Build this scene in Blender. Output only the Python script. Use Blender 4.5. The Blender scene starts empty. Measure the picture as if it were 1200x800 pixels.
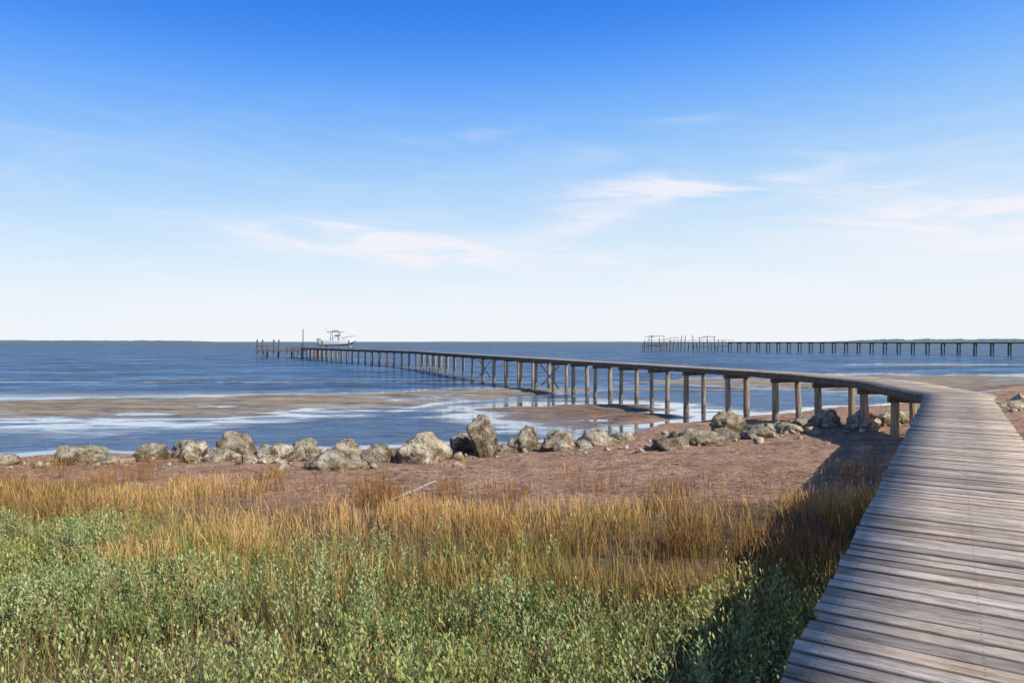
import bpy, bmesh, math, random
import numpy as np
from mathutils import Vector, Matrix
random.seed(7); rng=np.random.default_rng(7)
S=bpy.context.scene
S.view_settings.view_transform='Standard'
try: S.view_settings.look='None'
except Exception: pass
S.view_settings.exposure=0
S.view_settings.gamma=1
COL=S.collection
DECK=2.8      # deck top above water (water z=0)
# ------------------------------------------------------------ numpy noise
_P=rng.random((256,256))
def vnoise(x,y):
    xi=np.floor(x).astype(int); yi=np.floor(y).astype(int)
    fx=x-xi; fy=y-yi
    fx=fx*fx*(3-2*fx); fy=fy*fy*(3-2*fy)
    a=_P[xi&255,yi&255]; b=_P[(xi+1)&255,yi&255]; c=_P[xi&255,(yi+1)&255]; d=_P[(xi+1)&255,(yi+1)&255]
    return (a*(1-fx)+b*fx)*(1-fy)+(c*(1-fx)+d*fx)*fy
def fbm(x,y,o=4,g=0.5):
    s=0;a=1;t=0
    x=np.asarray(x,float); y=np.asarray(y,float)
    for i in range(o):
        s=s+a*vnoise(x+17.3*i,y-9.1*i); t+=a; a*=g; x=x*2.03; y=y*2.03
    return s/t-0.5
def sstep(a,b,x):
    t=np.clip((x-a)/(b-a),0,1); return t*t*(3-2*t)
# ------------------------------------------------------------ node helpers
def newmat(name):
    m=bpy.data.materials.new(name); m.use_nodes=True
    nt=m.node_tree; nt.nodes.clear()
    out=nt.nodes.new('ShaderNodeOutputMaterial')
    return m,nt,out
class NT:
    def __init__(s,nt): s.nt=nt
    def n(s,t,**k):
        nd=s.nt.nodes.new(t)
        for a,b in k.items(): setattr(nd,a,b)
        return nd
    def put(s,sock,v):
        if v is None: return
        if isinstance(v,bpy.types.NodeSocket): s.nt.links.new(v,sock)
        else:
            if sock.type=='RGBA' and len(v)==3: v=(*v,1)
            sock.default_value=v
    def math(s,op,a,b=None,c=None,clamp=False):
        nd=s.n('ShaderNodeMath',operation=op); nd.use_clamp=clamp
        s.put(nd.inputs[0],a); s.put(nd.inputs[1],b) if b is not None else None
        if c is not None: s.put(nd.inputs[2],c)
        return nd.outputs[0]
    def vmul(s,v,t):
        nd=s.n('ShaderNodeVectorMath',operation='MULTIPLY'); s.put(nd.inputs[0],v); s.put(nd.inputs[1],t); return nd.outputs[0]
    def noise(s,v,scale,detail=4,rough=0.5,dist=0):
        nd=s.n('ShaderNodeTexNoise'); s.put(nd.inputs['Vector'],v)
        nd.inputs['Scale'].default_value=scale; nd.inputs['Detail'].default_value=detail
        nd.inputs['Roughness'].default_value=rough; nd.inputs['Distortion'].default_value=dist
        return nd.outputs['Fac']
    def ramp(s,f,stops,interp='LINEAR'):
        nd=s.n('ShaderNodeValToRGB'); s.put(nd.inputs[0],f); cr=nd.color_ramp; cr.interpolation=interp
        while len(cr.elements)<len(stops): cr.elements.new(0.5)
        for e,(p,c) in zip(cr.elements,stops):
            e.position=p; e.color=(*c,1) if not isinstance(c,(int,float)) else (c,c,c,1)
        return nd.outputs[0]
    def mix(s,f,a,b,mode='MIX'):
        nd=s.n('ShaderNodeMix',data_type='RGBA',blend_type=mode)
        s.put(nd.inputs[0],f); s.put(nd.inputs[6],a); s.put(nd.inputs[7],b); return nd.outputs[2]
    def mr(s,v,a,b,c=0,d=1):
        nd=s.n('ShaderNodeMapRange'); s.put(nd.inputs[0],v)
        for i,q in enumerate((a,b,c,d)): s.put(nd.inputs[i+1],float(q))
        return nd.outputs[0]
    def bump(s,h,st,dist,nrm=None):
        nd=s.n('ShaderNodeBump'); s.put(nd.inputs['Height'],h); s.put(nd.inputs['Strength'],st); s.put(nd.inputs['Distance'],dist)
        if nrm is not None: s.put(nd.inputs['Normal'],nrm)
        return nd.outputs[0]
    def bsdf(s,out,col,rough=0.7,nrm=None,metal=0,spec=None):
        b=s.n('ShaderNodeBsdfPrincipled'); s.put(b.inputs['Base Color'],col); s.put(b.inputs['Roughness'],rough)
        b.inputs['Metallic'].default_value=metal
        if spec is not None: s.put(b.inputs['Specular IOR Level'],spec)
        if nrm is not None: s.put(b.inputs['Normal'],nrm)
        if out is not None: s.nt.links.new(b.outputs[0],out.inputs[0])
        return b
    def pos(s): return s.n('ShaderNodeNewGeometry').outputs['Position']
    def obj(s): return s.n('ShaderNodeTexCoord').outputs['Object']
    def xyz(s,v):
        nd=s.n('ShaderNodeSeparateXYZ'); s.put(nd.inputs[0],v); return nd.outputs
    def attr(s,name,out='Color'):
        nd=s.n('ShaderNodeAttribute'); nd.attribute_name=name; return nd.outputs[out]
# ------------------------------------------------------------ materials
def mat_wood(name,dark,mid,light,uvmode=True,gain=1.0):
    m,nt,out=newmat(name); N=NT(nt)
    if uvmode:
        uv=N.n('ShaderNodeUVMap'); uv.uv_map='UVMap'; v=uv.outputs[0]
        c=N.xyz(v); rnd=N.attr('rnd','Fac')
        cb=N.n('ShaderNodeCombineXYZ'); N.put(cb.inputs[0],N.math('ADD',c[0],N.math('MULTIPLY',rnd,71.0))); N.put(cb.inputs[1],c[1]); N.put(cb.inputs[2],N.math('MULTIPLY',rnd,33.0)); v=cb.outputs[0]
        g1=N.noise(N.vmul(v,(2.6,40,1)),1.0,6,0.66,0.25)
        g2=N.noise(N.vmul(v,(14,260,1)),1.0,4,0.7,0.2)
        blot=N.noise(N.vmul(v,(4.5,9,1)),1.0,5,0.65)
        f=N.math('ADD',N.math('MULTIPLY',g1,0.5),N.math('MULTIPLY',g2,0.5))
        colr=N.ramp(f,[(0.33,dark),(0.44,mid),(0.62,light)])
        cr=N.noise(N.vmul(v,(1.6,80,1)),1.0,3,0.5,0.3)
        crm=N.ramp(cr,[(0.63,0.0),(0.67,1.0)])
        colr=N.mix(N.math('MULTIPLY',crm,0.6),colr,(0.035,0.026,0.02))
        bl=N.ramp(blot,[(0.35,(0.74,0.69,0.63)),(0.58,(1.07,1.06,1.05))])
        colr=N.mix(1.0,colr,bl,'MULTIPLY')
        rb=N.n('ShaderNodeMapRange'); N.put(rb.inputs[0],rnd); rb.inputs[3].default_value=0.68*gain; rb.inputs[4].default_value=1.2*gain
        colr=N.mix(1.0,colr,rb.outputs[0],'MULTIPLY')
        wn=N.n('ShaderNodeTexWhiteNoise',noise_dimensions='1D'); N.put(wn.inputs['W'],N.math('MULTIPLY',rnd,997.0))
        warm=N.ramp(wn.outputs[0],[(0.0,(1.08,0.98,0.87)),(0.5,(1,1,1)),(1.0,(0.98,1.0,1.02))])
        colr=N.mix(1.0,colr,warm,'MULTIPLY')
        # grime worn into the long edges of every plank
        ev=N.math('ABSOLUTE',N.math('SUBTRACT',c[1],0.069))
        edge=N.mr(N.math('ADD',ev,N.math('MULTIPLY',N.math('SUBTRACT',g1,0.5),0.02)),0.055,0.067,0.0,0.7)
        colr=N.mix(edge,colr,(0.06,0.047,0.037))
        au=N.math('ABSOLUTE',c[0])
        d1=N.math('ABSOLUTE',N.math('SUBTRACT',au,0.66)); d2=N.math('ABSOLUTE',c[0]); du=N.math('MINIMUM',d1,d2)
        dv=N.math('ABSOLUTE',N.math('SUBTRACT',N.math('ABSOLUTE',N.math('SUBTRACT',c[1],0.07)),0.036))
        dd=N.math('SQRT',N.math('ADD',N.math('MULTIPLY',du,du),N.math('MULTIPLY',dv,dv)))
        nail=N.mr(dd,0.004,0.0085,0.7,0.0)
        colr=N.mix(nail,colr,(0.045,0.03,0.022))
        h=N.math('SUBTRACT',N.math('ADD',g1,g2),N.math('MULTIPLY',crm,0.7))
        nr=N.bump(h,0.85,0.005)
        N.bsdf(out,colr,0.85,nr,spec=0.1)
    else:
        p=N.pos(); z=N.xyz(p)[2]
        g1=N.noise(N.vmul(p,(22,22,1.5)),1.0,6,0.6,0.3)
        colr=N.ramp(g1,[(0.3,dark),(0.5,mid),(0.7,light)])
        b=N.noise(p,9,5,0.7)
        barn=N.mix(N.ramp(b,[(0.4,0),(0.6,1)]),(0.05,0.04,0.03),(0.30,0.26,0.2))
        lvl=N.math('ADD',z,N.math('MULTIPLY',N.noise(p,1.3,3),0.5))
        colr=N.mix(N.mr(lvl,0.75,1.15,1,0),colr,barn)
        nr=N.bump(N.math('ADD',g1,b),0.8,0.02)
        N.bsdf(out,colr,0.85,nr,spec=0.15)
    return m
M_plank=mat_wood('weathered_planks',(0.17,0.13,0.098),(0.48,0.40,0.325),(0.74,0.66,0.57))
M_beam=mat_wood('weathered_beam',(0.05,0.04,0.03),(0.14,0.115,0.095),(0.27,0.23,0.19),False)
M_post=mat_wood('piling_wood',(0.11,0.085,0.06),(0.32,0.26,0.19),(0.5,0.43,0.34),False)
M_farwood=mat_wood('dark_piling_wood',(0.05,0.042,0.035),(0.12,0.105,0.09),(0.22,0.2,0.17),False)

def simple(name,col,rough=0.5,metal=0,nscale=6,var=0.15):
    m,nt,out=newmat(name); N=NT(nt)
    f=N.noise(N.pos(),nscale,4)
    c=N.mix(f,tuple(x*(1-var) for x in col),tuple(min(1,x*(1+var)) for x in col))
    N.bsdf(out,c,rough,None,metal); return m
M_white=simple('boat_gelcoat',(0.7,0.71,0.71),0.35)
M_grey=simple('grey_canvas',(0.30,0.32,0.34),0.7)
M_navy=simple('hull_bottom_shade',(0.08,0.12,0.2),0.5)  # dark tone painted on the hull underside to stand for its shading
M_glass=simple('windshield_smoke',(0.05,0.07,0.09),0.1)
M_alu=simple('aluminium_tube',(0.4,0.41,0.42),0.45,0.3)

def mat_foliage(name,trans=0.25,rough=0.6):
    m,nt,out=newmat(name); N=NT(nt)
    c=N.attr('Col')
    b=N.bsdf(None,c,rough,spec=0.12)
    t=N.n('ShaderNodeBsdfTranslucent'); N.put(t.inputs[0],c)
    mx=N.n('ShaderNodeMixShader'); mx.inputs[0].default_value=trans
    nt.links.new(b.outputs[0],mx.inputs[1]); nt.links.new(t.outputs[0],mx.inputs[2]); nt.links.new(mx.outputs[0],out.inputs[0])
    return m
M_grass=mat_foliage('dry_marsh_grass',0.25,0.7); M_leaf=mat_foliage('saltbush_leaves',0.2,0.55)

def mat_ground():
    m,nt,out=newmat('mud_and_sand'); N=NT(nt)
    p=N.pos(); zone=N.attr('zone','Fac'); veg=N.attr('veg','Fac'); z=N.xyz(p)[2]
    n1=N.noise(p,0.9,5,0.6); n2=N.noise(p,6,5,0.7); n3=N.noise(p,28,3,0.7)
    mud=N.ramp(n2,[(0.3,(0.20,0.10,0.06)),(0.44,(0.50,0.29,0.185)),(0.58,(0.66,0.43,0.29)),(0.72,(0.76,0.60,0.46))])
    mud=N.mix(N.ramp(n3,[(0.38,0.6),(0.53,0.0)]),mud,(0.10,0.05,0.03))
    mud=N.mix(N.ramp(n1,[(0.47,0.0),(0.6,0.55)]),mud,(0.30,0.175,0.11))
    ps=N.vmul(p,(0.35,1.0,1.0))
    s1=N.noise(ps,0.55,5,0.6); s2=N.noise(ps,2.4,6,0.65)
    sand=N.ramp(N.math('ADD',N.math('MULTIPLY',s1,0.6),N.math('MULTIPLY',s2,0.4)),[(0.36,(0.15,0.115,0.08)),(0.48,(0.32,0.26,0.19)),(0.62,(0.50,0.42,0.325))])
    mudbar=N.ramp(s2,[(0.36,(0.11,0.065,0.042)),(0.6,(0.33,0.215,0.145))])
    bz=N.mr(zone,0.3,0.95,1,0)
    sand=N.mix(bz,sand,mudbar)
    col=N.mix(N.mr(zone,0,0.3,0,1),mud,sand)
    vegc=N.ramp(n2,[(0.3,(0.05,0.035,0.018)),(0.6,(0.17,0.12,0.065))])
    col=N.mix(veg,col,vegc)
    wob=N.math('ADD',z,N.math('MULTIPLY',N.math('SUBTRACT',s2,0.5),0.08))
    wet=N.mr(wob,0.005,0.06,1,0)
    col=N.mix(wet,col,N.mix(1.0,col,(0.6,0.57,0.55),'MULTIPLY'))
    rough=N.mr(wet,0,1,0.95,0.14)
    h=N.math('ADD',N.math('MULTIPLY',n2,1.0),N.math('MULTIPLY',n3,0.5))
    drywt=N.mr(wet,0,1,1.0,0.10)
    nr=N.bump(h,drywt,0.08)
    N.bsdf(out,col,rough,nr,spec=N.mr(wet,0,1,0.08,0.6))
    return m
M_ground=mat_ground()

def mat_water():
    m,nt,out=newmat('bay_water'); N=NT(nt)
    p=N.pos(); c=N.xyz(p); y=c[1]
    far=N.mr(y,46,62,0,1); dep=N.attr('depth','Fac')
    pv=N.vmul(p,(0.45,1,1))
    patch=N.noise(N.vmul(p,(0.2,0.6,1)),1.0,7,0.68,0.6)
    # very shallow margins stay glassy, deeper channels are rippled
    dd=N.math('ADD',dep,N.math('MULTIPLY',N.math('SUBTRACT',patch,0.5),0.62))
    rip=N.mr(dd,0.09,0.23,0,1)
    farr=N.math('MULTIPLY',far,N.mr(dep,0.02,0.10,0.25,1))
    amt=N.math('MAXIMUM',farr,N.math('ADD',N.math('MULTIPLY',rip,0.75),0.04))
    w1=N.noise(pv,2.6,4,0.6,0.3); w2=N.noise(pv,0.55,3,0.6,0.2)
    h=N.math('ADD',N.math('MULTIPLY',w1,0.55),N.math('MULTIPLY',w2,0.9))
    st=N.math('MULTIPLY',amt,0.95)
    nr=N.bump(h,st,0.6)
    rp=N.noise(N.vmul(p,(0.3,1.1,1)),1.0,6,0.75,0.3)
    rpl=N.noise(N.vmul(p,(0.04,0.12,1)),1.0,8,0.82,0.3)
    deep=N.ramp(rpl,[(0.40,(0.010,0.038,0.095)),(0.5,(0.032,0.105,0.22)),(0.60,(0.10,0.22,0.36))])
    deep=N.mix(1.0,deep,N.ramp(rp,[(0.38,(0.3,0.36,0.42)),(0.5,(1,1,1)),(0.62,(1.9,1.75,1.6))]),'MULTIPLY')
    farc=N.mr(y,160,1100,0,1)
    deep=N.mix(farc,deep,(0.04,0.075,0.095))
    shallow=N.mix(rip,(0.22,0.23,0.225),(0.04,0.105,0.20))
    shallow=N.mix(1.0,shallow,N.ramp(rp,[(0.38,(0.45,0.5,0.56)),(0.5,(1,1,1)),(0.62,(1.5,1.45,1.4))]),'MULTIPLY')
    col=N.mix(farr,shallow,deep)
    wc=N.noise(N.vmul(p,(0.25,0.8,1)),1.0,3,0.7)
    wcm=N.math('MULTIPLY',N.ramp(wc,[(0.745,0.0),(0.775,1.0)]),far)
    col=N.mix(wcm,col,(0.6,0.62,0.62))
    dif=N.n('ShaderNodeBsdfDiffuse'); N.put(dif.inputs[0],col)
    gl=N.n('ShaderNodeBsdfGlossy'); gl.inputs[0].default_value=(1,1,1,1); N.put(gl.inputs['Roughness'],N.math('ADD',N.math('MULTIPLY',amt,0.12),0.04)); N.put(gl.inputs['Normal'],nr)
    fr=N.n('ShaderNodeFresnel'); fr.inputs[0].default_value=1.33; N.put(fr.inputs['Normal'],nr)
    cap=N.math('SUBTRACT',0.85,N.math('MULTIPLY',amt,0.60))
    fac=N.math('MINIMUM',N.math('MULTIPLY',fr.outputs[0],N.math('SUBTRACT',1.7,N.math('MULTIPLY',amt,0.9))),cap)
    mx=N.n('ShaderNodeMixShader'); N.put(mx.inputs[0],fac); nt.links.new(dif.outputs[0],mx.inputs[1]); nt.links.new(gl.outputs[0],mx.inputs[2]); nt.links.new(mx.outputs[0],out.inputs[0])
    return m
M_water=mat_water()

def mat_rock():
    m,nt,out=newmat('limestone'); N=NT(nt)
    p=N.obj(); oi=N.n('ShaderNodeObjectInfo'); 
    ad=N.n('ShaderNodeVectorMath',operation='ADD'); N.put(ad.inputs[0],p)
    mu=N.n('ShaderNodeVectorMath',operation='SCALE'); mu.inputs[0].default_value=(31,17,23); N.put(mu.inputs['Scale'],oi.outputs['Random'])
    N.put(ad.inputs[1],mu.outputs[0]); v=ad.outputs[0]
    n1=N.noise(v,2.6,6,0.68); n2=N.noise(v,11,6,0.78)
    vo=N.n('ShaderNodeTexVoronoi'); N.put(vo.inputs['Vector'],v); vo.inputs['Scale'].default_value=8
    col=N.ramp(N.math('ADD',N.math('MULTIPLY',n1,0.65),N.math('MULTIPLY',n2,0.35)),[(0.36,(0.12,0.085,0.05)),(0.44,(0.36,0.28,0.175)),(0.52,(0.64,0.54,0.38)),(0.61,(0.88,0.80,0.64))])
    pit=N.ramp(vo.outputs['Distance'],[(0.08,0.85),(0.3,0.0)])
    col=N.mix(N.math('MULTIPLY',pit,N.ramp(n2,[(0.45,0),(0.58,1)])),col,(0.07,0.055,0.04))
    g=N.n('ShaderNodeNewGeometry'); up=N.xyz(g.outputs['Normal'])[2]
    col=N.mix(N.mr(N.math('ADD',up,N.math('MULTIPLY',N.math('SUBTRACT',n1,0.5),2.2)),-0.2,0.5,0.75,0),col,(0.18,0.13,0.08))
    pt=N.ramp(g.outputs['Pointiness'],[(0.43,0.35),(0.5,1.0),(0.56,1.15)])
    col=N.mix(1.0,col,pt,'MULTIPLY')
    v2=N.mr(oi.outputs['Random'],0,1,0.6,1.1); col=N.mix(1.0,col,v2,'MULTIPLY')
    h=N.math('SUBTRACT',N.math('ADD',n2,n1),N.math('MULTIPLY',pit,0.6))
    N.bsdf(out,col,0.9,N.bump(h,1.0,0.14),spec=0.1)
    return m
M_rock=mat_rock()
# ------------------------------------------------------------ mesh helpers
def from_np(name,V,loops,starts,mat,attrs=None,uv=None,parent=None,smooth=False):
    me=bpy.data.meshes.new(name)
    me.vertices.add(len(V)); me.vertices.foreach_set('co',np.ascontiguousarray(V,np.float32).ravel())
    me.loops.add(len(loops)); me.loops.foreach_set('vertex_index',np.ascontiguousarray(loops,np.int32).ravel())
    me.polygons.add(len(starts)); me.polygons.foreach_set('loop_start',np.ascontiguousarray(starts,np.int32))
    if smooth: me.polygons.foreach_set('use_smooth',np.ones(len(starts),bool))
    me.update(calc_edges=True)
    if attrs:
        for k,a in attrs.items():
            if a.ndim==1:
                at=me.attributes.new(k,'FLOAT','POINT'); at.data.foreach_set('value',a.astype(np.float32))
            else:
                at=me.attributes.new(k,'FLOAT_COLOR','POINT')
                at.data.foreach_set('color',np.concatenate([a,np.ones((len(a),1))],1).astype(np.float32).ravel())
    if uv is not None:
        l=me.uv_layers.new(name='UVMap'); l.data.foreach_set('uv',uv[np.asarray(loops).ravel()].astype(np.float32).ravel())
    me.materials.append(mat)
    o=bpy.data.objects.new(name,me); COL.objects.link(o)
    if parent: o.parent=parent
    return o
def empty(name,loc=(0,0,0)):
    e=bpy.data.objects.new(name,None); COL.objects.link(e); e.empty_display_size=0.5; e.location=loc; return e
class Bld:
    def __init__(s): s.bm=bmesh.new()
    def box(s,c,size,rz=0,rx=0):
        M=Matrix.Translation(c)@Matrix.Rotation(rz,4,'Z')@Matrix.Rotation(rx,4,'X')@Matrix.Diagonal((*size,1))
        bmesh.ops.create_cube(s.bm,size=1,matrix=M)
    def rod(s,a,b,r0,r1=None,seg=10):
        a=Vector(a);b=Vector(b); d=b-a; r1=r0 if r1 is None else r1
        q=d.to_track_quat('Z','Y').to_matrix().to_4x4()
        bmesh.ops.create_cone(s.bm,cap_ends=True,segments=seg,radius1=r0,radius2=r1,depth=d.length,matrix=Matrix.Translation((a+b)/2)@q)
    def beam(s,a,b,w,h):
        a=Vector(a);b=Vector(b); d=b-a
        x=d.normalized(); y=Vector((0,0,1)).cross(x)
        if y.length<1e-3: y=Vector((0,1,0))
        y.normalize(); z=x.cross(y)
        R=Matrix((x,y,z)).transposed().to_4x4()
        bmesh.ops.create_cube(s.bm,size=1,matrix=Matrix.Translation((a+b)/2)@R@Matrix.Diagonal((d.length,w,h,1)))
    def done(s,name,mat,parent=None,bevel=0,smooth=False):
        if bevel: bmesh.ops.bevel(s.bm,geom=s.bm.edges[:],offset=bevel,segments=1,affect='EDGES')
        me=bpy.data.meshes.new(name); s.bm.to_mesh(me); s.bm.free(); me.materials.append(mat)
        if smooth:
            for p in me.polygons: p.use_smooth=True
        o=bpy.data.objects.new(name,me); COL.objects.link(o)
        if parent: o.parent=parent
        return o
# ------------------------------------------------------------ terrain
def shore(X): return np.where(X<0,28.7+0.17*X,28.7+0.72*X)
def height(X,Y):
    s=Y-np.minimum(shore(X),60)
    wob=fbm(X*0.16,Y*0.16,4)*5.0
    s=s+wob*sstep(-14,-3,s)
    z=np.interp(s,[-60,-24,-20,-12,-7,-4.5,-1.5,0,3,9],[1.75,1.65,1.45,1.0,0.68,0.5,0.17,0.0,-0.09,-0.16])
    n=fbm(X*0.11+5,Y*0.3,5); n2=fbm(X*0.6,Y*1.1+7,4)
    zc=np.interp(X,[-90,-33,-17,-6.7,3.7,9],[42,44,47,54,59.5,61]); w=np.interp(X,[-90,-33,-17,-6.7,3.7,9],[8,7.5,9.5,8,3.2,1.0])
    b1=0.13*(1-((Y-zc)/w)**2)
    r=((X-5.5)/7.0)**2+((Y-40.5+0.15*(X-5))/7.2)**2
    b2=0.14*(1-r)
    zc3=np.interp(X,[12,25,50,90],[72,72,66,64]); w3=np.interp(X,[12,18,27,45,90],[0.6,5,11,21,26])
    b3=0.12*(1-((Y-zc3)/w3)**2)
    b4=0.1*(1-((X-78)/20)**2-((Y-128)/5)**2)
    b5=0.1*(1-((X+85)/8)**2-((Y-92)/5)**2)
    off=np.maximum.reduce([b1,b2,b3,b4,b5,np.full_like(X,-0.35)])
    off=off+n*0.30*np.clip(1+off*2.5,0.3,1)*0.75+n2*0.10+np.minimum(fbm(X*0.22+50,Y*0.7,4)-0.01,0)*0.55*(off>-0.1)
    off=np.where(Y>150,np.minimum(off,-0.4),off)
    off=np.where((Y>72)&(X<12),np.minimum(off,-0.05+0*off),off)
    k=sstep(0.0,3.0,s)
    z=z*(1-k)+np.where(s>0,off,z)*k
    z=z-sstep(150,900,Y)*2.5*(s>0)
    z=z+n2*0.12*sstep(2,-3,s)+fbm(X*2.3,Y*2.3,4)*0.15*sstep(1,-3,s)
    return z
def axis(lo,c0,c1,hi,step,gr=1.12):
    a=list(np.arange(c0,c1,step)); d=step; x=c1
    while x<hi: a.append(x); d*=gr; x+=d
    a.append(hi); d=step; x=c0-step; b=[]
    while x>lo: b.append(x); d*=gr; x-=d
    b.append(lo); return np.array(b[::-1]+a)
ax=axis(-9000,-32,40,9000,0.17); ay=axis(-300,0,66,12000,0.17,1.06)
GX,GY=np.meshgrid(ax,ay); GZ=height(GX,GY)
nx,ny=len(ax),len(ay)
V=np.stack([GX.ravel(),GY.ravel(),GZ.ravel()],1)
idx=np.arange(nx*ny).reshape(ny,nx)
F=np.stack([idx[:-1,:-1],idx[:-1,1:],idx[1:,1:],idx[1:,:-1]],-1).reshape(-1,4)
sD=(GY-shore(GX)).ravel()
zone=np.clip(sstep(0.0,5.0,sD)*1.0-0.65*np.exp(-(((V[:,0]-6)/8)**2+((V[:,1]-40)/6.5)**2)),0,1)
def vegmask(X,Y):
    zf=np.interp(X,[-30,-12,0,4.5,8],[17.5,16.0,12.4,11.4,10.6])
    return sstep(1.5,-1.5,Y-zf+fbm(X*0.35,Y*0.35,3)*5)
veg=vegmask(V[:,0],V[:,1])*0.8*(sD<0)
from_np('ground',V,F.ravel(),np.arange(len(F))*4,M_ground,{'zone':zone,'veg':veg},smooth=True)
wx=axis(-9000,-40,44,9000,0.4,1.2); wy=axis(14,18,80,12000,0.35,1.12); wy=wy[wy>=14]
WX,WY=np.meshgrid(wx,wy); WV=np.stack([WX.ravel(),WY.ravel(),np.zeros(WX.size)],1); wi=np.arange(len(WV)).reshape(len(wy),len(wx))
WF=np.stack([wi[:-1,:-1],wi[:-1,1:],wi[1:,1:],wi[1:,:-1]],-1).reshape(-1,4)
WD=np.clip(-height(WX,WY).ravel(),0,1)
from_np('water',WV,WF.ravel(),np.arange(len(WF))*4,M_water,{'depth':WD})
# ------------------------------------------------------------ boardwalk pier
ctrl=[(-2.44,-4.0),(0.148,0.0),(4.02,6.0),(7.9,12.0),(11.7,17.9),(12.5,19.15),(12.70,19.75),(12.85,20.5),(13.35,22.6),(14.0,25.2),(14.1,26.3),(13.98,28.0),(13.7,29.9),(13.3,32.6),(9.65,42.6),(5.8,52.6),(0.1,67.6),(-8.0,88.6),(-16.2,110),(-34,140),(-53,173)]
def catmull(P):
    P=[Vector(p) for p in P]; out=[]
    for i in range(len(P)-1):
        p0=P[max(i-1,0)];p1=P[i];p2=P[i+1];p3=P[min(i+2,len(P)-1)]
        n=max(8,int((p2-p1).length/0.25))
        L=(p2-p1).length
        m1=(p2-p0); m2=(p3-p1)
        m1=m1.normalized()*L; m2=m2.normalized()*L
        for k in range(n):
            t=k/n
            h=(2*t**3-3*t**2+1)*p1+(t**3-2*t**2+t)*m1+(-2*t**3+3*t**2)*p2+(t**3-t**2)*m2
            out.append((h.x,h.y))
    out.append(tuple(P[-1])); return np.array(out)
C=catmull(ctrl)
seg=np.hypot(*np.diff(C,axis=0).T); AL=np.concatenate([[0],np.cumsum(seg)]); LT=AL[-1]
def at(s):
    return np.array([np.interp(s,AL,C[:,0]),np.interp(s,AL,C[:,1])])
def frame(s):
    p=at(s); a=at(max(s-0.35,0)); b=at(min(s+0.35,LT)); t=(b-a)/np.linalg.norm(b-a); return p,t,np.array([t[1],-t[0]])
def sy(y): return float(np.interp(y,C[:,1],AL))
s_a,s_b,s_c,s_d=sy(18.2),sy(19.6),sy(27),sy(34)
def width(s): return float(np.interp(s,[s_a,s_b,s_c,s_d],[1.54,1.95,2.15,1.6]))
pier=empty('boardwalk_pier')
def make_planks(s0,s1,parent,name,deck,fr):
    Vs=[];L=[];St=[];UV=[];R=[];nl=0;nv=0
    s=s0
    while s<s1:
        pw=0.138; gap=random.uniform(0.008,0.015)
        ww=width(s)/2
        jl=random.gauss(0,0.007); jr=random.gauss(0,0.007); dz=random.gauss(0,0.003); tl=random.gauss(0,0.003); tw=random.gauss(0,0.004)
        rv=random.random()
        if random.random()<0.04: jl+=random.uniform(-0.02,0.025)
        prof=[(0,-0.038),(0,-0.007),(0.006,0),(pw-0.006,0),(pw,-0.007),(pw,-0.038)]
        us=[-ww+jl,-ww*0.33,ww*0.33,ww+jr]
        base=nv
        for k,u in enumerate(us):
            for (q,zz) in prof:
                p,t,n=fr(s+q)
                P=p+n*u
                Vs.append((P[0],P[1],deck+dz+zz+tl*(q/pw-0.5)+tw*(u/ww)*0.5)); UV.append((u,q if zz>-0.03 else q+0.02)); R.append(rv)
        for k in range(3):
            for j in range(6):
                a=base+k*6+j;b=base+k*6+(j+1)%6
                L+= [a,b,b+6,a+6]; St.append(nl); nl+=4
        for e,o in ((0,1),(3,-1)):
            f=[base+e*6+j for j in range(6)]
            if o==1: f=f[::-1]
            L+=f; St.append(nl); nl+=6
        nv+=24; s+=pw+gap
    return from_np(name,np.array(Vs),np.array(L),np.array(St),M_plank,{'rnd':np.array(R)},np.array(UV),parent)
make_planks(0,LT,pier,'deck_planks',DECK,frame)
def ribbon(fr,s0,s1,side,w,z1,z0,name,mat,parent,step=0.6):
    ss=np.arange(s0,s1,step); Vs=[];L=[]
    for s in ss:
        p,t,n=fr(s); off=side*(width(s)/2-0.06)
        for u,z in ((off-w/2,z1),(off+w/2,z1),(off+w/2,z0),(off-w/2,z0)):
            P=p+n*u; Vs.append((P[0],P[1],z))
    for i in range(len(ss)-1):
        for j in range(4):
            a=i*4+j;b=i*4+(j+1)%4
            L+=[a,a+4,b+4,b]
    L+=[3,2,1,0]; e=(len(ss)-1)*4; L+=[e,e+1,e+2,e+3]
    return from_np(name,np.array(Vs),np.array(L),np.arange(len(L)//4)*4,mat,parent=parent)
for i,o in enumerate((-1,0.0,1)):
    ribbon(frame,0,LT,o,0.05,DECK-0.043,DECK-0.28,'stringer_%d'%i,M_beam,pier)
bp=Bld(); bc=Bld(); bb=Bld()
slist=list(np.arange(1.5,sy(16.5),3.0))+list(np.arange(sy(18.4),LT-0.5,3.72))
for k,s in enumerate(slist):
    p,t,n=frame(s); far=p[1]>17
    hw=width(s)/2
    o=hw-0.2
    for sd in (-1,1):
        P=p+n*o*sd; gz=float(height(np.array([P[0]]),np.array([P[1]]))[0])-0.4
        lx,ly=random.gauss(0,0.05),random.gauss(0,0.05)
        r=random.uniform(0.12,0.165) if far else 0.1
        bp.rod((P[0]+lx,P[1]+ly,gz),(P[0],P[1],DECK-0.47),r*1.08,r*0.93,12)
    A=p-n*(hw+0.02); B=p+n*(hw+0.02)
    bc.beam((A[0],A[1],DECK-0.38),(B[0],B[1],DECK-0.38),0.14,0.19)
for s in (sy(56),sy(72)):
    p,t,n=frame(s);q,_,_=frame(s+3.7); a=p-n*.7; b=q-n*.7
    bb.beam((a[0],a[1],DECK-.5),(b[0],b[1],0.5),0.04,0.12); bb.beam((b[0]-n[0]*.06,b[1],DECK-.5),(a[0]-n[0]*.06,a[1],0.5),0.04,0.12)
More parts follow.
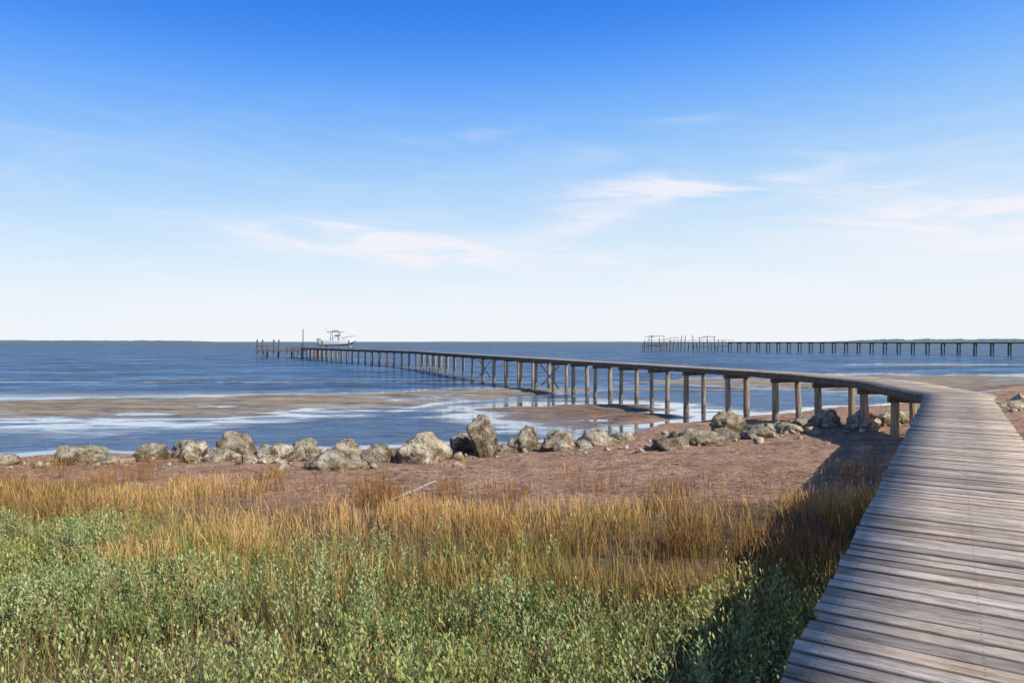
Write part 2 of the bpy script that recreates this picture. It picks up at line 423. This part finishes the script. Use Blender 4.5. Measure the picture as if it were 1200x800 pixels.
bp.done('pilings',M_post,pier); bc.done('pile_caps',M_beam,pier); bb.done('cross_braces',M_post,pier)

# ---- end platform, mooring dock and lift
dock=empty('mooring_dock')
b=Bld(); d=Bld()
for i,x in enumerate((-68.5,-67.2,-64.0,-60.5,-57.5)):
    for yy in (183.5,187.5):
        hgt=random.choice([3.4,3.0,3.8,3.2])
        if i in(0,2): hgt=4.8
        b.rod((x+random.uniform(-.3,.3),yy,-1),(x,yy,hgt),0.24,0.2,9)
for i in range(26): d.box((-68.9+i*0.5,185.5,2.0),(0.46,4.6,0.06))
d.beam((-69,183.2,1.82),(-56,183.2,1.82),0.12,0.28); d.beam((-69,187.6,1.82),(-56,187.6,1.82),0.12,0.28)
d.beam((-68.6,183.2,3.2),(-64,183.2,3.2),0.12,0.2)
for i in range(22): d.box((-55.5+i*0.5,175.5,2.78),(0.46,7,0.06))
for x in (-55,-51,-47,-45.2):
    for yy in (172.3,178.5): b.rod((x,yy,-1),(x,yy,2.72),0.18,0.16,9)
b.rod((-55.4,181,-1),(-55.4,181,7.6),0.16,0.11,9)
b.done('dock_pilings',M_farwood,dock); d.done('dock_deck',M_beam,dock)
lift=empty('boat_lift'); b=Bld()
LX0,LX1,LY0,LY1=-50.3,-43.2,180.6,185.0
for x in (LX0,LX1):
    for yy in (LY0,LY1): b.rod((x,yy,-1),(x,yy,4.6),0.2,0.17,10)
b.done('lift_pilings',M_farwood,lift)
b=Bld()
for x in (LX0,LX1):
    b.beam((x,LY0+.3,2.95),(x,LY1-.3,2.95),0.2,0.25)
    for yy in (LY0+.35,LY1-.35): b.rod((x,yy,2.95),(x,yy,4.5),0.03)
b.done('lift_cradle',M_alu,lift)
boat=empty('motorboat',(-46.8,182.8,3.15))
bm=bmesh.new(); rows=[]
st=[(-4.6,1.25,0.0,0.28,1.35),(-3,1.38,0.0,0.3,1.35),(-1,1.42,0.0,0.32,1.4),(1,1.38,0.02,0.38,1.52),(2.6,1.12,0.12,0.55,1.75),(3.8,0.7,0.4,0.85,1.95),(4.6,0.28,0.85,1.2,2.1),(5.0,0.03,1.55,1.7,2.2)]
for x,hb,k,ch,sh in st:
    r=[(x,-hb*0.8,sh-0.06),(x,-hb,sh),(x,-hb*0.97,(sh+ch)/2),(x,-hb*0.82,ch),(x,0,k),(x,hb*0.82,ch),(x,hb*0.97,(sh+ch)/2),(x,hb,sh),(x,hb*0.8,sh-0.06)]
    rows.append([bm.verts.new(v) for v in r])
for a,c in zip(rows[:-1],rows[1:]):
    for j in range(8):
        f=bm.faces.new((a[j],c[j],c[j+1],a[j+1]))
        if j in (3,4): f.material_index=1
    bm.faces.new((a[8],c[8],c[0],a[0]))
bm.faces.new(rows[0]); bm.faces.new(rows[-1][::-1]); bmesh.ops.recalc_face_normals(bm,faces=bm.faces)
me=bpy.data.meshes.new('hull'); bm.to_mesh(me); bm.free(); me.materials.append(M_white); me.materials.append(M_navy)
o=bpy.data.objects.new('hull',me); COL.objects.link(o); o.parent=boat
b=Bld(); b.box((0,0,1.85),(1.8,1.2,1.3)); b.box((-1.7,0,1.75),(0.9,1.3,1.0)); b.box((2.2,0,1.75),(1.4,1.0,0.4)); b.done('console_and_seats',M_white,boat,0.06)
b=Bld(); b.box((0.6,0,2.75),(0.06,1.1,0.6),0,0); b.box((0,0.0,2.72),(1.1,1.06,0.42)); b.done('windshield',M_glass,boat)
b=Bld(); b.box((-0.5,0,3.68),(4.2,2.3,0.2)); b.box((-0.5,0,3.98),(1.6,1.1,0.38)); b.done('t_top',M_grey,boat,0.04)  # grey canvas whose tone also stands in for shading on the top
b=Bld()
for x in (-1.5,0.6):
    for y in (-0.75,0.75): b.rod((x+0.15,y,1.2),(x-0.1,y,3.56),0.09,seg=8)
for y in (-1,1):
    pts=[(1.0,1.2*y,2.1),(2.6,1.05*y,2.4),(3.8,0.66*y,2.6),(4.8,0.12*y,2.7)]
    for p,q in zip(pts[:-1],pts[1:]): b.rod(p,q,0.04,seg=6)
    for p,zb in zip(pts,(1.5,1.7,1.9,2.1)): b.rod((p[0],p[1],zb),p,0.03,seg=6)
    b.rod((-2.2,0.9*y,3.7),(-3.2,1.1*y,4.6),0.03,seg=6)
b.rod((-0.5,0.2,3.8),(-0.9,0.2,5.2),0.025,seg=6)
b.done('rails_and_antennas',M_alu,boat)
b=Bld()
for y in (-0.4,0.4):
    b.box((-5.0,y,1.65),(0.8,0.5,0.7)); b.box((-4.95,y,0.85),(0.3,0.2,1.1)); b.box((-5.05,y,0.25),(0.6,0.08,0.25))
b.done('outboard_motors',M_grey,boat,0.05)

# ---- distant pier on the right with boat-lift cluster
fp=empty('distant_pier'); b=Bld(); d=Bld()
pts=[Vector((60,300,0)),Vector((92,288,0)),Vector((150,203,0))]
dirv=(pts[2]-pts[1]).normalized(); nn=Vector((dirv.y,-dirv.x,0))
Ltot=260; s=0
while s<Ltot:
    P=pts[1]+dirv*s
    for sd in (-1.0,1.0):
        Q=P+nn*sd; b.rod((Q.x,Q.y,-1),(Q.x+random.gauss(0,.05),Q.y,3.55),0.26,0.22,8)
    a=P-nn*1.3;c=P+nn*1.3; d.beam((a.x,a.y,3.55),(c.x,c.y,3.55),0.25,0.3)
    s+=4.6
E=pts[1]+dirv*Ltot
for sd in (-1.1,0,1.1):
    a=pts[1]+nn*sd;c=E+nn*sd; d.beam((a.x,a.y,3.8),(c.x,c.y,3.8),0.12,0.32)
d.beam((pts[1].x,pts[1].y,4.0),(E.x,E.y,4.0),2.6,0.08)
for i in range(11):
    for j,yy in enumerate((290,296,302)):
        x=57.5+i*3.2; top=random.choice([3.8,5.0,6.0,6.6,7.0]) if random.random()<0.7 else 3.6
        b.rod((x+random.uniform(-.8,.8),yy,-1),(x+random.uniform(-.1,.1),yy,top),0.2,0.15,8)
d.box((76,295,3.75),(38,4.0,0.25)); d.box((60.5,292,2.3),(6,3,0.25)); d.box((84,289.6,2.4),(14,2.0,0.2))
for x0,x1,z in ((58,64,6.6),(67,71,5.9),(81,86.5,6.3),(58,70,3.0)):
    d.beam((x0,290,z),(x1,290,z),0.15,0.22); d.beam((x0+1,302,z-.3),(x1-1,302,z-.3),0.15,0.2)
for i in range(24):
    x=58+i*1.6
    d.beam((x,293,3.8),(x,293,4.9),0.1,0.1)
d.beam((58,293,4.95),(95,293,4.95),0.12,0.1)
b.done('pier_pilings',M_farwood,fp); d.done('pier_deck_and_rails',M_farwood,fp)
# ------------------------------------------------------------ distant wooded shores
def treeline(name,x0,x1,y,top,col):  # col has bluish aerial haze painted into the foliage tone
    m,nt,out=newmat(name+'_foliage'); N=NT(nt)
    f=N.noise(N.pos(),0.05,5,0.7); c=N.mix(f,tuple(q*0.7 for q in col),tuple(q*1.3 for q in col)); N.bsdf(out,c,0.9,spec=0.0)
    n=700; xs=np.linspace(x0,x1,n)
    edge=np.clip(np.minimum((xs-x0),(x1-xs))/((x1-x0)*0.12),0.12,1)
    h=top*(0.55+0.5*(fbm(xs*0.012,xs*0+3,5)+0.5)+0.35*fbm(xs*0.08,xs*0+1,3))*edge
    y2=y+fbm(xs*0.003,xs*0,3)*80
    rows=[np.stack([xs,y2,np.full(n,-2.0)],1),np.stack([xs,y2+2,h*0.7],1),np.stack([xs,y2+12,h],1),np.stack([xs,y2+60,h*0.9],1),np.stack([xs,y2+80,np.full(n,-2.0)],1)]
    V=np.concatenate(rows); i=np.arange(n-1); F=[]
    for r in range(4): F.append(np.stack([r*n+i,r*n+i+1,(r+1)*n+i+1,(r+1)*n+i],1))
    F=np.concatenate(F); from_np(name,V,F.ravel(),np.arange(len(F))*4,m)
treeline('distant_treeline',-4200,-1230,3100,11,(0.11,0.17,0.22))
treeline('distant_treeline',1500,4600,3400,19,(0.13,0.19,0.20))
treeline('distant_treeline',-900,1300,6000,6.0,(0.2,0.28,0.34))
# ------------------------------------------------------------ boulders
from mathutils import noise as mn
def rock_mesh(name,size,hgt,seed,sub=4):
    r=np.random.default_rng(seed)
    bm=bmesh.new(); bmesh.ops.create_icosphere(bm,subdivisions=sub,radius=1)
    P=np.array([v.co[:] for v in bm.verts])
    for k in range(11):
        dn=r.normal(size=3); dn/=np.linalg.norm(dn); t=r.uniform(0.5,0.88)
        dp=P@dn; ex=np.clip(dp-t,0,None); P-=ex[:,None]*dn*0.88
    o=Vector(r.uniform(-50,50,3))
    for i,p in enumerate(P):
        q=Vector(p)
        dd=mn.fractal(q*1.5+o,0.8,2.1,4)*0.2+mn.fractal(q*4.5+o,0.6,2.1,4)*0.11
        c=mn.cell(q*3.0+o)*0.05
        P[i]=p*(1+dd+c)
    P[:,0]*=size*0.58; P[:,1]*=size*0.46*r.uniform(0.85,1.15); P[:,2]*=hgt*0.72
    P[:,2]+=hgt*0.28
    for v,p in zip(bm.verts,P): v.co=p
    me=bpy.data.meshes.new(name); bm.to_mesh(me); bm.free()
    for p in me.polygons: p.use_smooth=True
    me.materials.append(M_rock); return me
def gz(x,y): return float(height(np.array([float(x)]),np.array([float(y)]))[0])
rocks=[(-13.2,21.4,1.7,.68),(-14.3,21.9,1.1,.6),(-12.3,20.6,.8,.4),(-11.7,22.2,1.15,.6),(-10.7,22.7,1.5,.75),(-10.0,21.3,.8,.4),(-9.2,23.2,1.3,1.0),(-9.2,21.7,1.15,.55),(-8.2,22.6,.8,.5),(-7.1,20.7,1.2,.65),(-7.8,20.3,.6,.35),(-6.9,22.6,.9,.75),
(-6.1,21.4,.8,.45),(-4.8,18.8,1.5,.6),(-5.1,20.9,1.1,.65),(-3.9,19.9,.95,.6),(-3.3,21.5,.7,.45),(-2.6,20.3,1.5,.9),(-1.6,22.4,.85,.7),(-.78,21.5,.95,1.2),(-.1,22.9,.6,.4),(.4,23.2,1.15,.85),(1.5,22.5,1.0,.7),(1.8,25.0,1.0,.6),(3.0,24,1.6,.5),(2.3,22.7,.6,.35),(4.0,24.6,.8,.45),
(4.9,21.3,1.25,.55),(6.1,22.2,1.4,.55),(5.5,23.1,.7,.4),(7.2,23.2,1.0,.5),(7.9,25.2,1.6,.8),(8.6,23.8,1.1,.5),(9.5,25.2,.9,.55),(10.1,24.9,1.15,.6),(11.1,25.9,1.2,.65),(10.7,24.2,.7,.4),(12.1,26.2,1.2,.7),(12.6,24.5,.95,.55),(13.3,26.0,1.3,.75),(14.3,26.4,1.1,.7),(15.4,26.9,1.0,.6),
(17.5,28,1.2,.6),(24.6,33.2,1.5,.8),(25.6,34.0,1.3,.7),(23.2,31.6,1.4,.7),(24.1,32.2,1.0,.6),(21.5,30.5,1.2,.6),(22.2,31.3,1.0,.5),(-15.6,21.0,.9,.4),(-16.5,21.3,1.1,.5),(-18.5,21.6,1.4,.6),(-21,21.2,1.3,.6),(26.9,35.4,1.4,.7)]
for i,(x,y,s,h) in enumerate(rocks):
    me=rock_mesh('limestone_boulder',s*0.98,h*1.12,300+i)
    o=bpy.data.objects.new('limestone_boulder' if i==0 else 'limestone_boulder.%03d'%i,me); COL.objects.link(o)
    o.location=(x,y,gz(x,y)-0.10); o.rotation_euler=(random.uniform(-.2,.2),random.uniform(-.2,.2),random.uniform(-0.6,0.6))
small=[rock_mesh('s',1,0.8,500+i,2) for i in range(5)]
Vv=[];Lf=[];cnt=0
for k in range(480):
    r=rocks[rng.integers(len(rocks))]; x=r[0]+rng.normal()*1.1; y=r[1]+rng.normal()*0.9; sc=0.05+0.30*rng.random()**2.5
    me=small[rng.integers(5)]; n=len(me.vertices); co=np.empty(n*3); me.vertices.foreach_get('co',co); co=co.reshape(-1,3)*sc
    a=rng.random()*6.28; R=np.array([[math.cos(a),-math.sin(a),0],[math.sin(a),math.cos(a),0],[0,0,1]]); co=co@R.T+np.array([x,y,gz(x,y)-0.02])
    f=np.empty(len(me.loops),np.int32); me.loops.foreach_get('vertex_index',f); Vv.append(co); Lf.append(f+cnt); cnt+=n
Vv=np.concatenate(Vv); Lf=np.concatenate(Lf)
from_np('rock_rubble',Vv,Lf,np.arange(len(Lf)//3)*3,M_rock,smooth=True)
for m_ in small: bpy.data.meshes.remove(m_)
# ------------------------------------------------------------ vegetation
def decklim(Y): return -0.77+0.646*Y
def blades(name,pos,h,w,lean,col,mat,prof=(1,0.9,0.6),tipcol=None):
    n=len(pos); ang=rng.random(n)*2*np.pi; la=rng.random(n)*2*np.pi
    wd=np.stack([np.cos(ang),np.sin(ang),np.zeros(n)],1)*w[:,None]*0.5
    ld=np.stack([np.cos(la)-0.15,np.sin(la)*0.8+0.1,np.zeros(n)],1)*lean[:,None]
    ts=[0,0.42,0.78]; V=np.empty((n,7,3)); Cc=np.empty((n,7,3))
    for k,t in enumerate(ts):
        c=pos+ld*(h*t**1.9)[:,None]; c=c.copy(); c[:,2]+=h*t*(1-0.25*np.clip(lean,0,1)*t)
        V[:,2*k]=c-wd*prof[k]; V[:,2*k+1]=c+wd*prof[k]
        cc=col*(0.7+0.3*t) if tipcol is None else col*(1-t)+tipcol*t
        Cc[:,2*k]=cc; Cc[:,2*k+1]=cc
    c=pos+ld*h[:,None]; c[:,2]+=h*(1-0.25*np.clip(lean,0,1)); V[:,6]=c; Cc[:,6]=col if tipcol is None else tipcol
    pat=np.array([0,1,3,2, 2,3,5,4, 4,5,6]); L=(np.arange(n)[:,None]*7+pat[None]).ravel()
    stt=(np.arange(n)[:,None]*11+np.array([0,4,8])[None]).ravel()
    return from_np(name,V.reshape(-1,3),L,stt,mat,{'Col':Cc.reshape(-1,3)})
def scatter(n,x0,x1,y0,y1,mask):
    X=rng.uniform(x0,x1,n); Y=rng.uniform(y0,y1,n); k=rng.random(n)<mask(X,Y); X=X[k];Y=Y[k]
    return np.stack([X,Y,height(X,Y)-0.02],1)
def lerpc(a,b,t): return np.array(a)[None]*(1-t[:,None])+np.array(b)[None]*t[:,None]
def zs(X): return np.interp(X,[-16,-10,-7,-3.3,0,1.5,3.5],[11.9,10.9,10.0,8.2,7.5,6.5,5.4])
def m_brown(X,Y):
    near=sstep(-1.5,0.8,Y-zs(X)+fbm(X*0.7,Y*0.7,3)*3)
    cl=0.10+0.90*sstep(-0.04,0.11,fbm(X*1.2+3,Y*1.2,3))
    zf=np.interp(X,[-30,-12,-7,0,4.5,8],[18.0,17.0,15.0,12.9,12.0,11.2])
    e=Y-zf+fbm(X*0.5+9,Y*0.5,4)*7.5
    far=sstep(0.8,-0.8,e)+0.5*sstep(5.5,0,e)*sstep(0.02,0.14,fbm(X*1.0+30,Y*1.6,3))
    hole=1-0.93*np.exp(-(((X+4.5)/1.7)**2+((Y-12.9)/2.9)**2)**2)-0.85*np.exp(-(((X-0.2)/2.4)**2+((Y-12.6)/1.1)**2)**2)
    return np.clip(near*cl*far*hole,0,1)
P=scatter(280000,-19,11,5,21,m_brown)
n=len(P); t=np.clip(fbm(P[:,0]*0.45,P[:,1]*0.45,3)*3.0+0.5+rng.normal(0,.27,n),0,1)
c=lerpc((0.24,0.115,0.035),(0.70,0.44,0.14),t); gm=np.clip(np.clip(rng.random(n)-0.52-(P[:,1]-zs(P[:,0])-1)*0.09+fbm(P[:,0]*.5+60,P[:,1]*.5,2),0,1)*3,0,.85)[:,None]
c=c*(1-gm)+np.array([0.27,0.34,0.06])*gm
tip=lerpc((0.32,0.15,0.055),(0.78,0.50,0.21),np.clip(t+rng.normal(0,.2,n),0,1)); tip=tip*(1-gm*0.4)+np.array([0.38,0.38,0.1])*gm*0.4
patchh=0.66+0.95*(fbm(P[:,0]*0.8,P[:,1]*0.8,3)+0.25)
hh=rng.uniform(0.32,0.74,n)*patchh*np.interp(P[:,1],[6,12,16,20],[1.0,0.88,0.72,0.6])
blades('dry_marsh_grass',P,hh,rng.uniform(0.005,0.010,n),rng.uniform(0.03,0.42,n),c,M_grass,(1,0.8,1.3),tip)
def m_green(X,Y): return sstep(1.5,-0.5,Y-zs(X)-0.6)*(0.35+0.65*sstep(-0.05,0.15,fbm(X*0.6+11,Y*0.6,3)))
P=scatter(110000,-11,8,1.8,12,m_green); n=len(P); t=rng.random(n)
c=lerpc((0.18,0.25,0.045),(0.58,0.50,0.16),t**1.2)
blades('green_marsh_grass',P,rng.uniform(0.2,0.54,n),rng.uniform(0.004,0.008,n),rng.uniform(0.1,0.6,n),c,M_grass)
def m_r(X,Y): return (X>decklim(Y)+2.1)*sstep(3,-2,Y-14+fbm(X*.4,Y*.4,3)*4)
P=scatter(40000,2,20,0,18,m_r); n=len(P); t=rng.random(n)
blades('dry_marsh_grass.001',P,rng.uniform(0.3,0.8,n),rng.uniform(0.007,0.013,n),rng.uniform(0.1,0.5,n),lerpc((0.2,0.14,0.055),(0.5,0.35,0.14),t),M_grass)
# shrubs: stems with leaves
def m_sh(X,Y):
    a=sstep(0.6,-0.9,Y-zs(X)+fbm(X*0.7,Y*0.7,3)*3)
    return a*(0.10+0.90*sstep(-0.12,0.02,fbm(X*0.6+40,Y*0.6,3)))*np.where((X>4.5)|(X<-8)&(Y<6),0.4,1)
P=scatter(26000,-12,7,1.9,12.5,m_sh)
n=len(P); print('stems',n)
bh=fbm(P[:,0]*1.1+2,P[:,1]*1.1,3); H=rng.uniform(0.32,0.62,n)*(1+1.7*bh); vig=rng.random(n)
LN=24
la=rng.random(n)*6.28; lm=rng.uniform(0.0,0.4,n)
k=np.tile(np.arange(LN),n); si=np.repeat(np.arange(n),LN)
tt=0.28+0.72*(k/(LN-1))**0.8
m=len(si); base=P[si].copy(); hs=H[si]*tt
base[:,0]+=np.cos(la[si])*lm[si]*H[si]*tt**1.6; base[:,1]+=np.sin(la[si])*lm[si]*H[si]*tt**1.6; base[:,2]+=hs
ang=k*2.4+rng.random(m)*0.9+si; spread=rng.random(m)*0.05*(1.15-tt)*2
base[:,0]+=np.cos(ang)*spread; base[:,1]+=np.sin(ang)*spread
ll=rng.uniform(0.030,0.062,m)*(1.25-0.5*tt)*np.interp(P[si][:,1],[3,10],[0.95,1.3]); lw=ll*rng.uniform(0.14,0.22,m)
el=rng.uniform(0.35,1.25,m)*(0.8+0.4*tt)
D=np.stack([np.cos(ang)*np.cos(el),np.sin(ang)*np.cos(el),np.sin(el)],1)
W=np.stack([-np.sin(ang),np.cos(ang),rng.normal(0,.35,m)],1)
V=np.empty((m,4,3)); V[:,0]=base; V[:,2]=base+D*ll[:,None]; mid=base+D*(ll*0.58)[:,None]; V[:,1]=mid-W*lw[:,None]; V[:,3]=mid+W*lw[:,None]
t=np.clip(vig[si]+rng.normal(0,.22,m)+bh[si]*0.8,0,1)
lc=lerpc((0.16,0.225,0.055),(0.52,0.62,0.28),t)
yel=(rng.random(m)<0.12)|(vig[si]<0.06); lc[yel]=np.array([0.50,0.36,0.14])
warm=np.clip(fbm(P[si][:,0]*0.5+70,P[si][:,1]*0.5,3)*3,0,1)[:,None]*0.6; lc=lc*(1-warm)+np.array([0.42,0.43,0.10])*warm
from_np('saltbush_shrubs',V.reshape(-1,3),np.arange(m*4),np.arange(m)*4,M_leaf,{'Col':np.repeat(lc,4,0)})
blades('saltbush_twigs',P,H*0.98,np.full(n,0.006),lm*0.9,lerpc((0.15,0.11,0.06),(0.34,0.25,0.15),vig),M_grass)
def m_d(X,Y): return 0.5*sstep(0.0,0.2,fbm(X*0.8+90,Y*0.8,2))+0.07
P=scatter(12000,-12,6,2.5,12,m_d); P=P[P[:,0]<decklim(P[:,1])-0.2]; n=len(P)
blades('dead_stalks',P,rng.uniform(0.45,0.8,n),rng.uniform(0.004,0.008,n),rng.uniform(0.0,0.5,n),lerpc((0.26,0.15,0.09),(0.66,0.46,0.27),rng.random(n)),M_grass)
P=scatter(34000,-19,15,11,27,lambda X,Y:0.75*sstep(-0.02,0.15,fbm(X*0.5+21,Y*1.2,3))+0.12)
P=P[height(P[:,0],P[:,1])>0.12]; n=len(P); an=rng.normal(0,.7,n); L2=rng.uniform(0.05,0.35,n)
P[:,2]+=0.03
V=np.empty((n,4,3)); dx=np.stack([np.cos(an),np.sin(an),rng.normal(0,.08,n)],1)*L2[:,None]; wy_=np.stack([-np.sin(an),np.cos(an),rng.random(n)*.6],1)*0.008
V[:,0]=P-wy_;V[:,1]=P+dx-wy_;V[:,2]=P+dx+wy_;V[:,3]=P+wy_
from_np('reed_wrack',V.reshape(-1,3),np.arange(n*4),np.arange(n)*4,M_grass,{'Col':np.repeat(lerpc((0.12,0.055,0.03),(0.62,0.44,0.28),rng.random(n)**1.2),4,0)})
M_drift=simple('driftwood_grey',(0.5,0.45,0.38),0.8,0,20,0.3)
b=Bld(); b.rod((-2.35,13.3,1.22),(-1.55,13.9,1.47),0.025,0.01,7); b.rod((-2.0,13.55,1.35),(-1.7,13.4,1.5),0.012,0.008,6); b.done('driftwood_branch',M_drift)
# ------------------------------------------------------------ sky + sun
SUN=Vector((0.80,-0.60,0)).normalized(); EL=math.radians(36)
w=bpy.data.worlds.new('World'); S.world=w; w.use_nodes=True; nt=w.node_tree; nt.nodes.clear(); N=NT(nt)
out=nt.nodes.new('ShaderNodeOutputWorld'); bg=nt.nodes.new('ShaderNodeBackground'); nt.links.new(bg.outputs[0],out.inputs[0])
sky=nt.nodes.new('ShaderNodeTexSky'); sky.sky_type='NISHITA'; sky.sun_disc=False; sky.sun_elevation=EL; sky.sun_rotation=math.atan2(SUN.x,SUN.y)
tc=nt.nodes.new('ShaderNodeTexCoord').outputs['Generated']; d=N.xyz(tc)
az=N.math('ARCTAN2',d[0],d[1]); el=N.math('ARCSINE',d[2])
eln=N.math('ADD',el,N.math('MULTIPLY',N.math('SINE',az),-0.045))
grad=N.ramp(eln,[(0.0,(0.92,0.96,1.0)),(0.06,(0.87,0.94,1.0)),(0.13,(0.71,0.86,1.0)),(0.21,(0.46,0.71,1.0)),(0.31,(0.21,0.50,1.0)),(0.42,(0.03,0.26,1.0)),(0.56,(0.02,0.12,0.50)),(0.75,(0.02,0.08,0.28))],'B_SPLINE')
gs=N.n('ShaderNodeVectorMath',operation='SCALE'); N.put(gs.inputs[0],grad); gs.inputs['Scale'].default_value=10
base=N.mix(0.93,sky.outputs[0],gs.outputs[0])
cb=N.n('ShaderNodeCombineXYZ'); N.put(cb.inputs[0],N.math('MULTIPLY',az,5.0)); N.put(cb.inputs[1],N.math('MULTIPLY',N.math('ADD',el,N.math('MULTIPLY',az,0.06)),30.0))
cn=N.noise(cb.outputs[0],1.0,8,0.64,0.8)
tot=None
for (a0,e0,sa,se,am,tilt) in [(-.19,.138,.21,.022,1.2,-.06),(-.09,.128,.14,.020,.9,-.05),(-.24,.163,.07,.009,1.1,-.12),(.28,.214,.18,.022,1.2,.06),(.2,.218,.08,.016,1.0,0),(.585,.153,.16,.026,1.5,.0),(.6,.105,.15,.022,1.1,0),(-.075,.288,.07,.010,.35,.1),(.10,.168,.07,.018,1.0,0),(.13,.118,.07,.014,.9,0),(.26,.305,.06,.006,.4,0),(-.645,.014,.02,.014,1.1,0),(.45,.06,.35,.03,.5,0),(-.3,.05,.3,.03,.4,0),(.12,.26,.04,.02,.2,0),(.45,.19,.12,.012,.6,.05)]:
    da=N.math('SUBTRACT',az,a0); q1=N.math('DIVIDE',da,sa)
    de=N.math('SUBTRACT',N.math('SUBTRACT',el,e0),N.math('MULTIPLY',da,tilt)); q2=N.math('DIVIDE',de,se)
    g=N.math('EXPONENT',N.math('MULTIPLY',N.math('ADD',N.math('MULTIPLY',q1,q1),N.math('MULTIPLY',q2,q2)),-1.0))
    g=N.math('MULTIPLY',g,am); tot=g if tot is None else N.math('ADD',tot,g)
cm=N.math('MULTIPLY',tot,N.mr(cn,0.36,0.66,0.08,1.0),clamp=True)
wide=N.math('MULTIPLY',N.math('MULTIPLY',N.mr(cn,0.45,0.75,0,0.3),N.mr(el,0.36,0.15,0,1)),1.0)
cm=N.math('ADD',cm,wide,clamp=True)
cs=N.n('ShaderNodeVectorMath',operation='SCALE'); cs.inputs[0].default_value=(0.94,0.91,0.96); cs.inputs['Scale'].default_value=10
fin=N.mix(N.math('MULTIPLY',cm,0.8),base,cs.outputs[0])
nt.links.new(fin,bg.inputs[0]); bg.inputs[1].default_value=0.1
L=bpy.data.lights.new('sun','SUN'); L.energy=5.0; L.angle=math.radians(0.5); L.color=(1.0,0.94,0.84)
so=bpy.data.objects.new('sun',L); COL.objects.link(so)
v=Vector((SUN.x*math.cos(EL),SUN.y*math.cos(EL),math.sin(EL))); so.rotation_euler=v.to_track_quat('Z','Y').to_euler(); so.location=(20,-20,30)
cam=bpy.data.cameras.new('camera'); co=bpy.data.objects.new('camera',cam); COL.objects.link(co); S.camera=co
cam.lens=24; cam.sensor_width=36; cam.clip_start=0.05; cam.clip_end=20000
co.location=(0,0,4.3); co.rotation_euler=(math.radians(90),0,0)
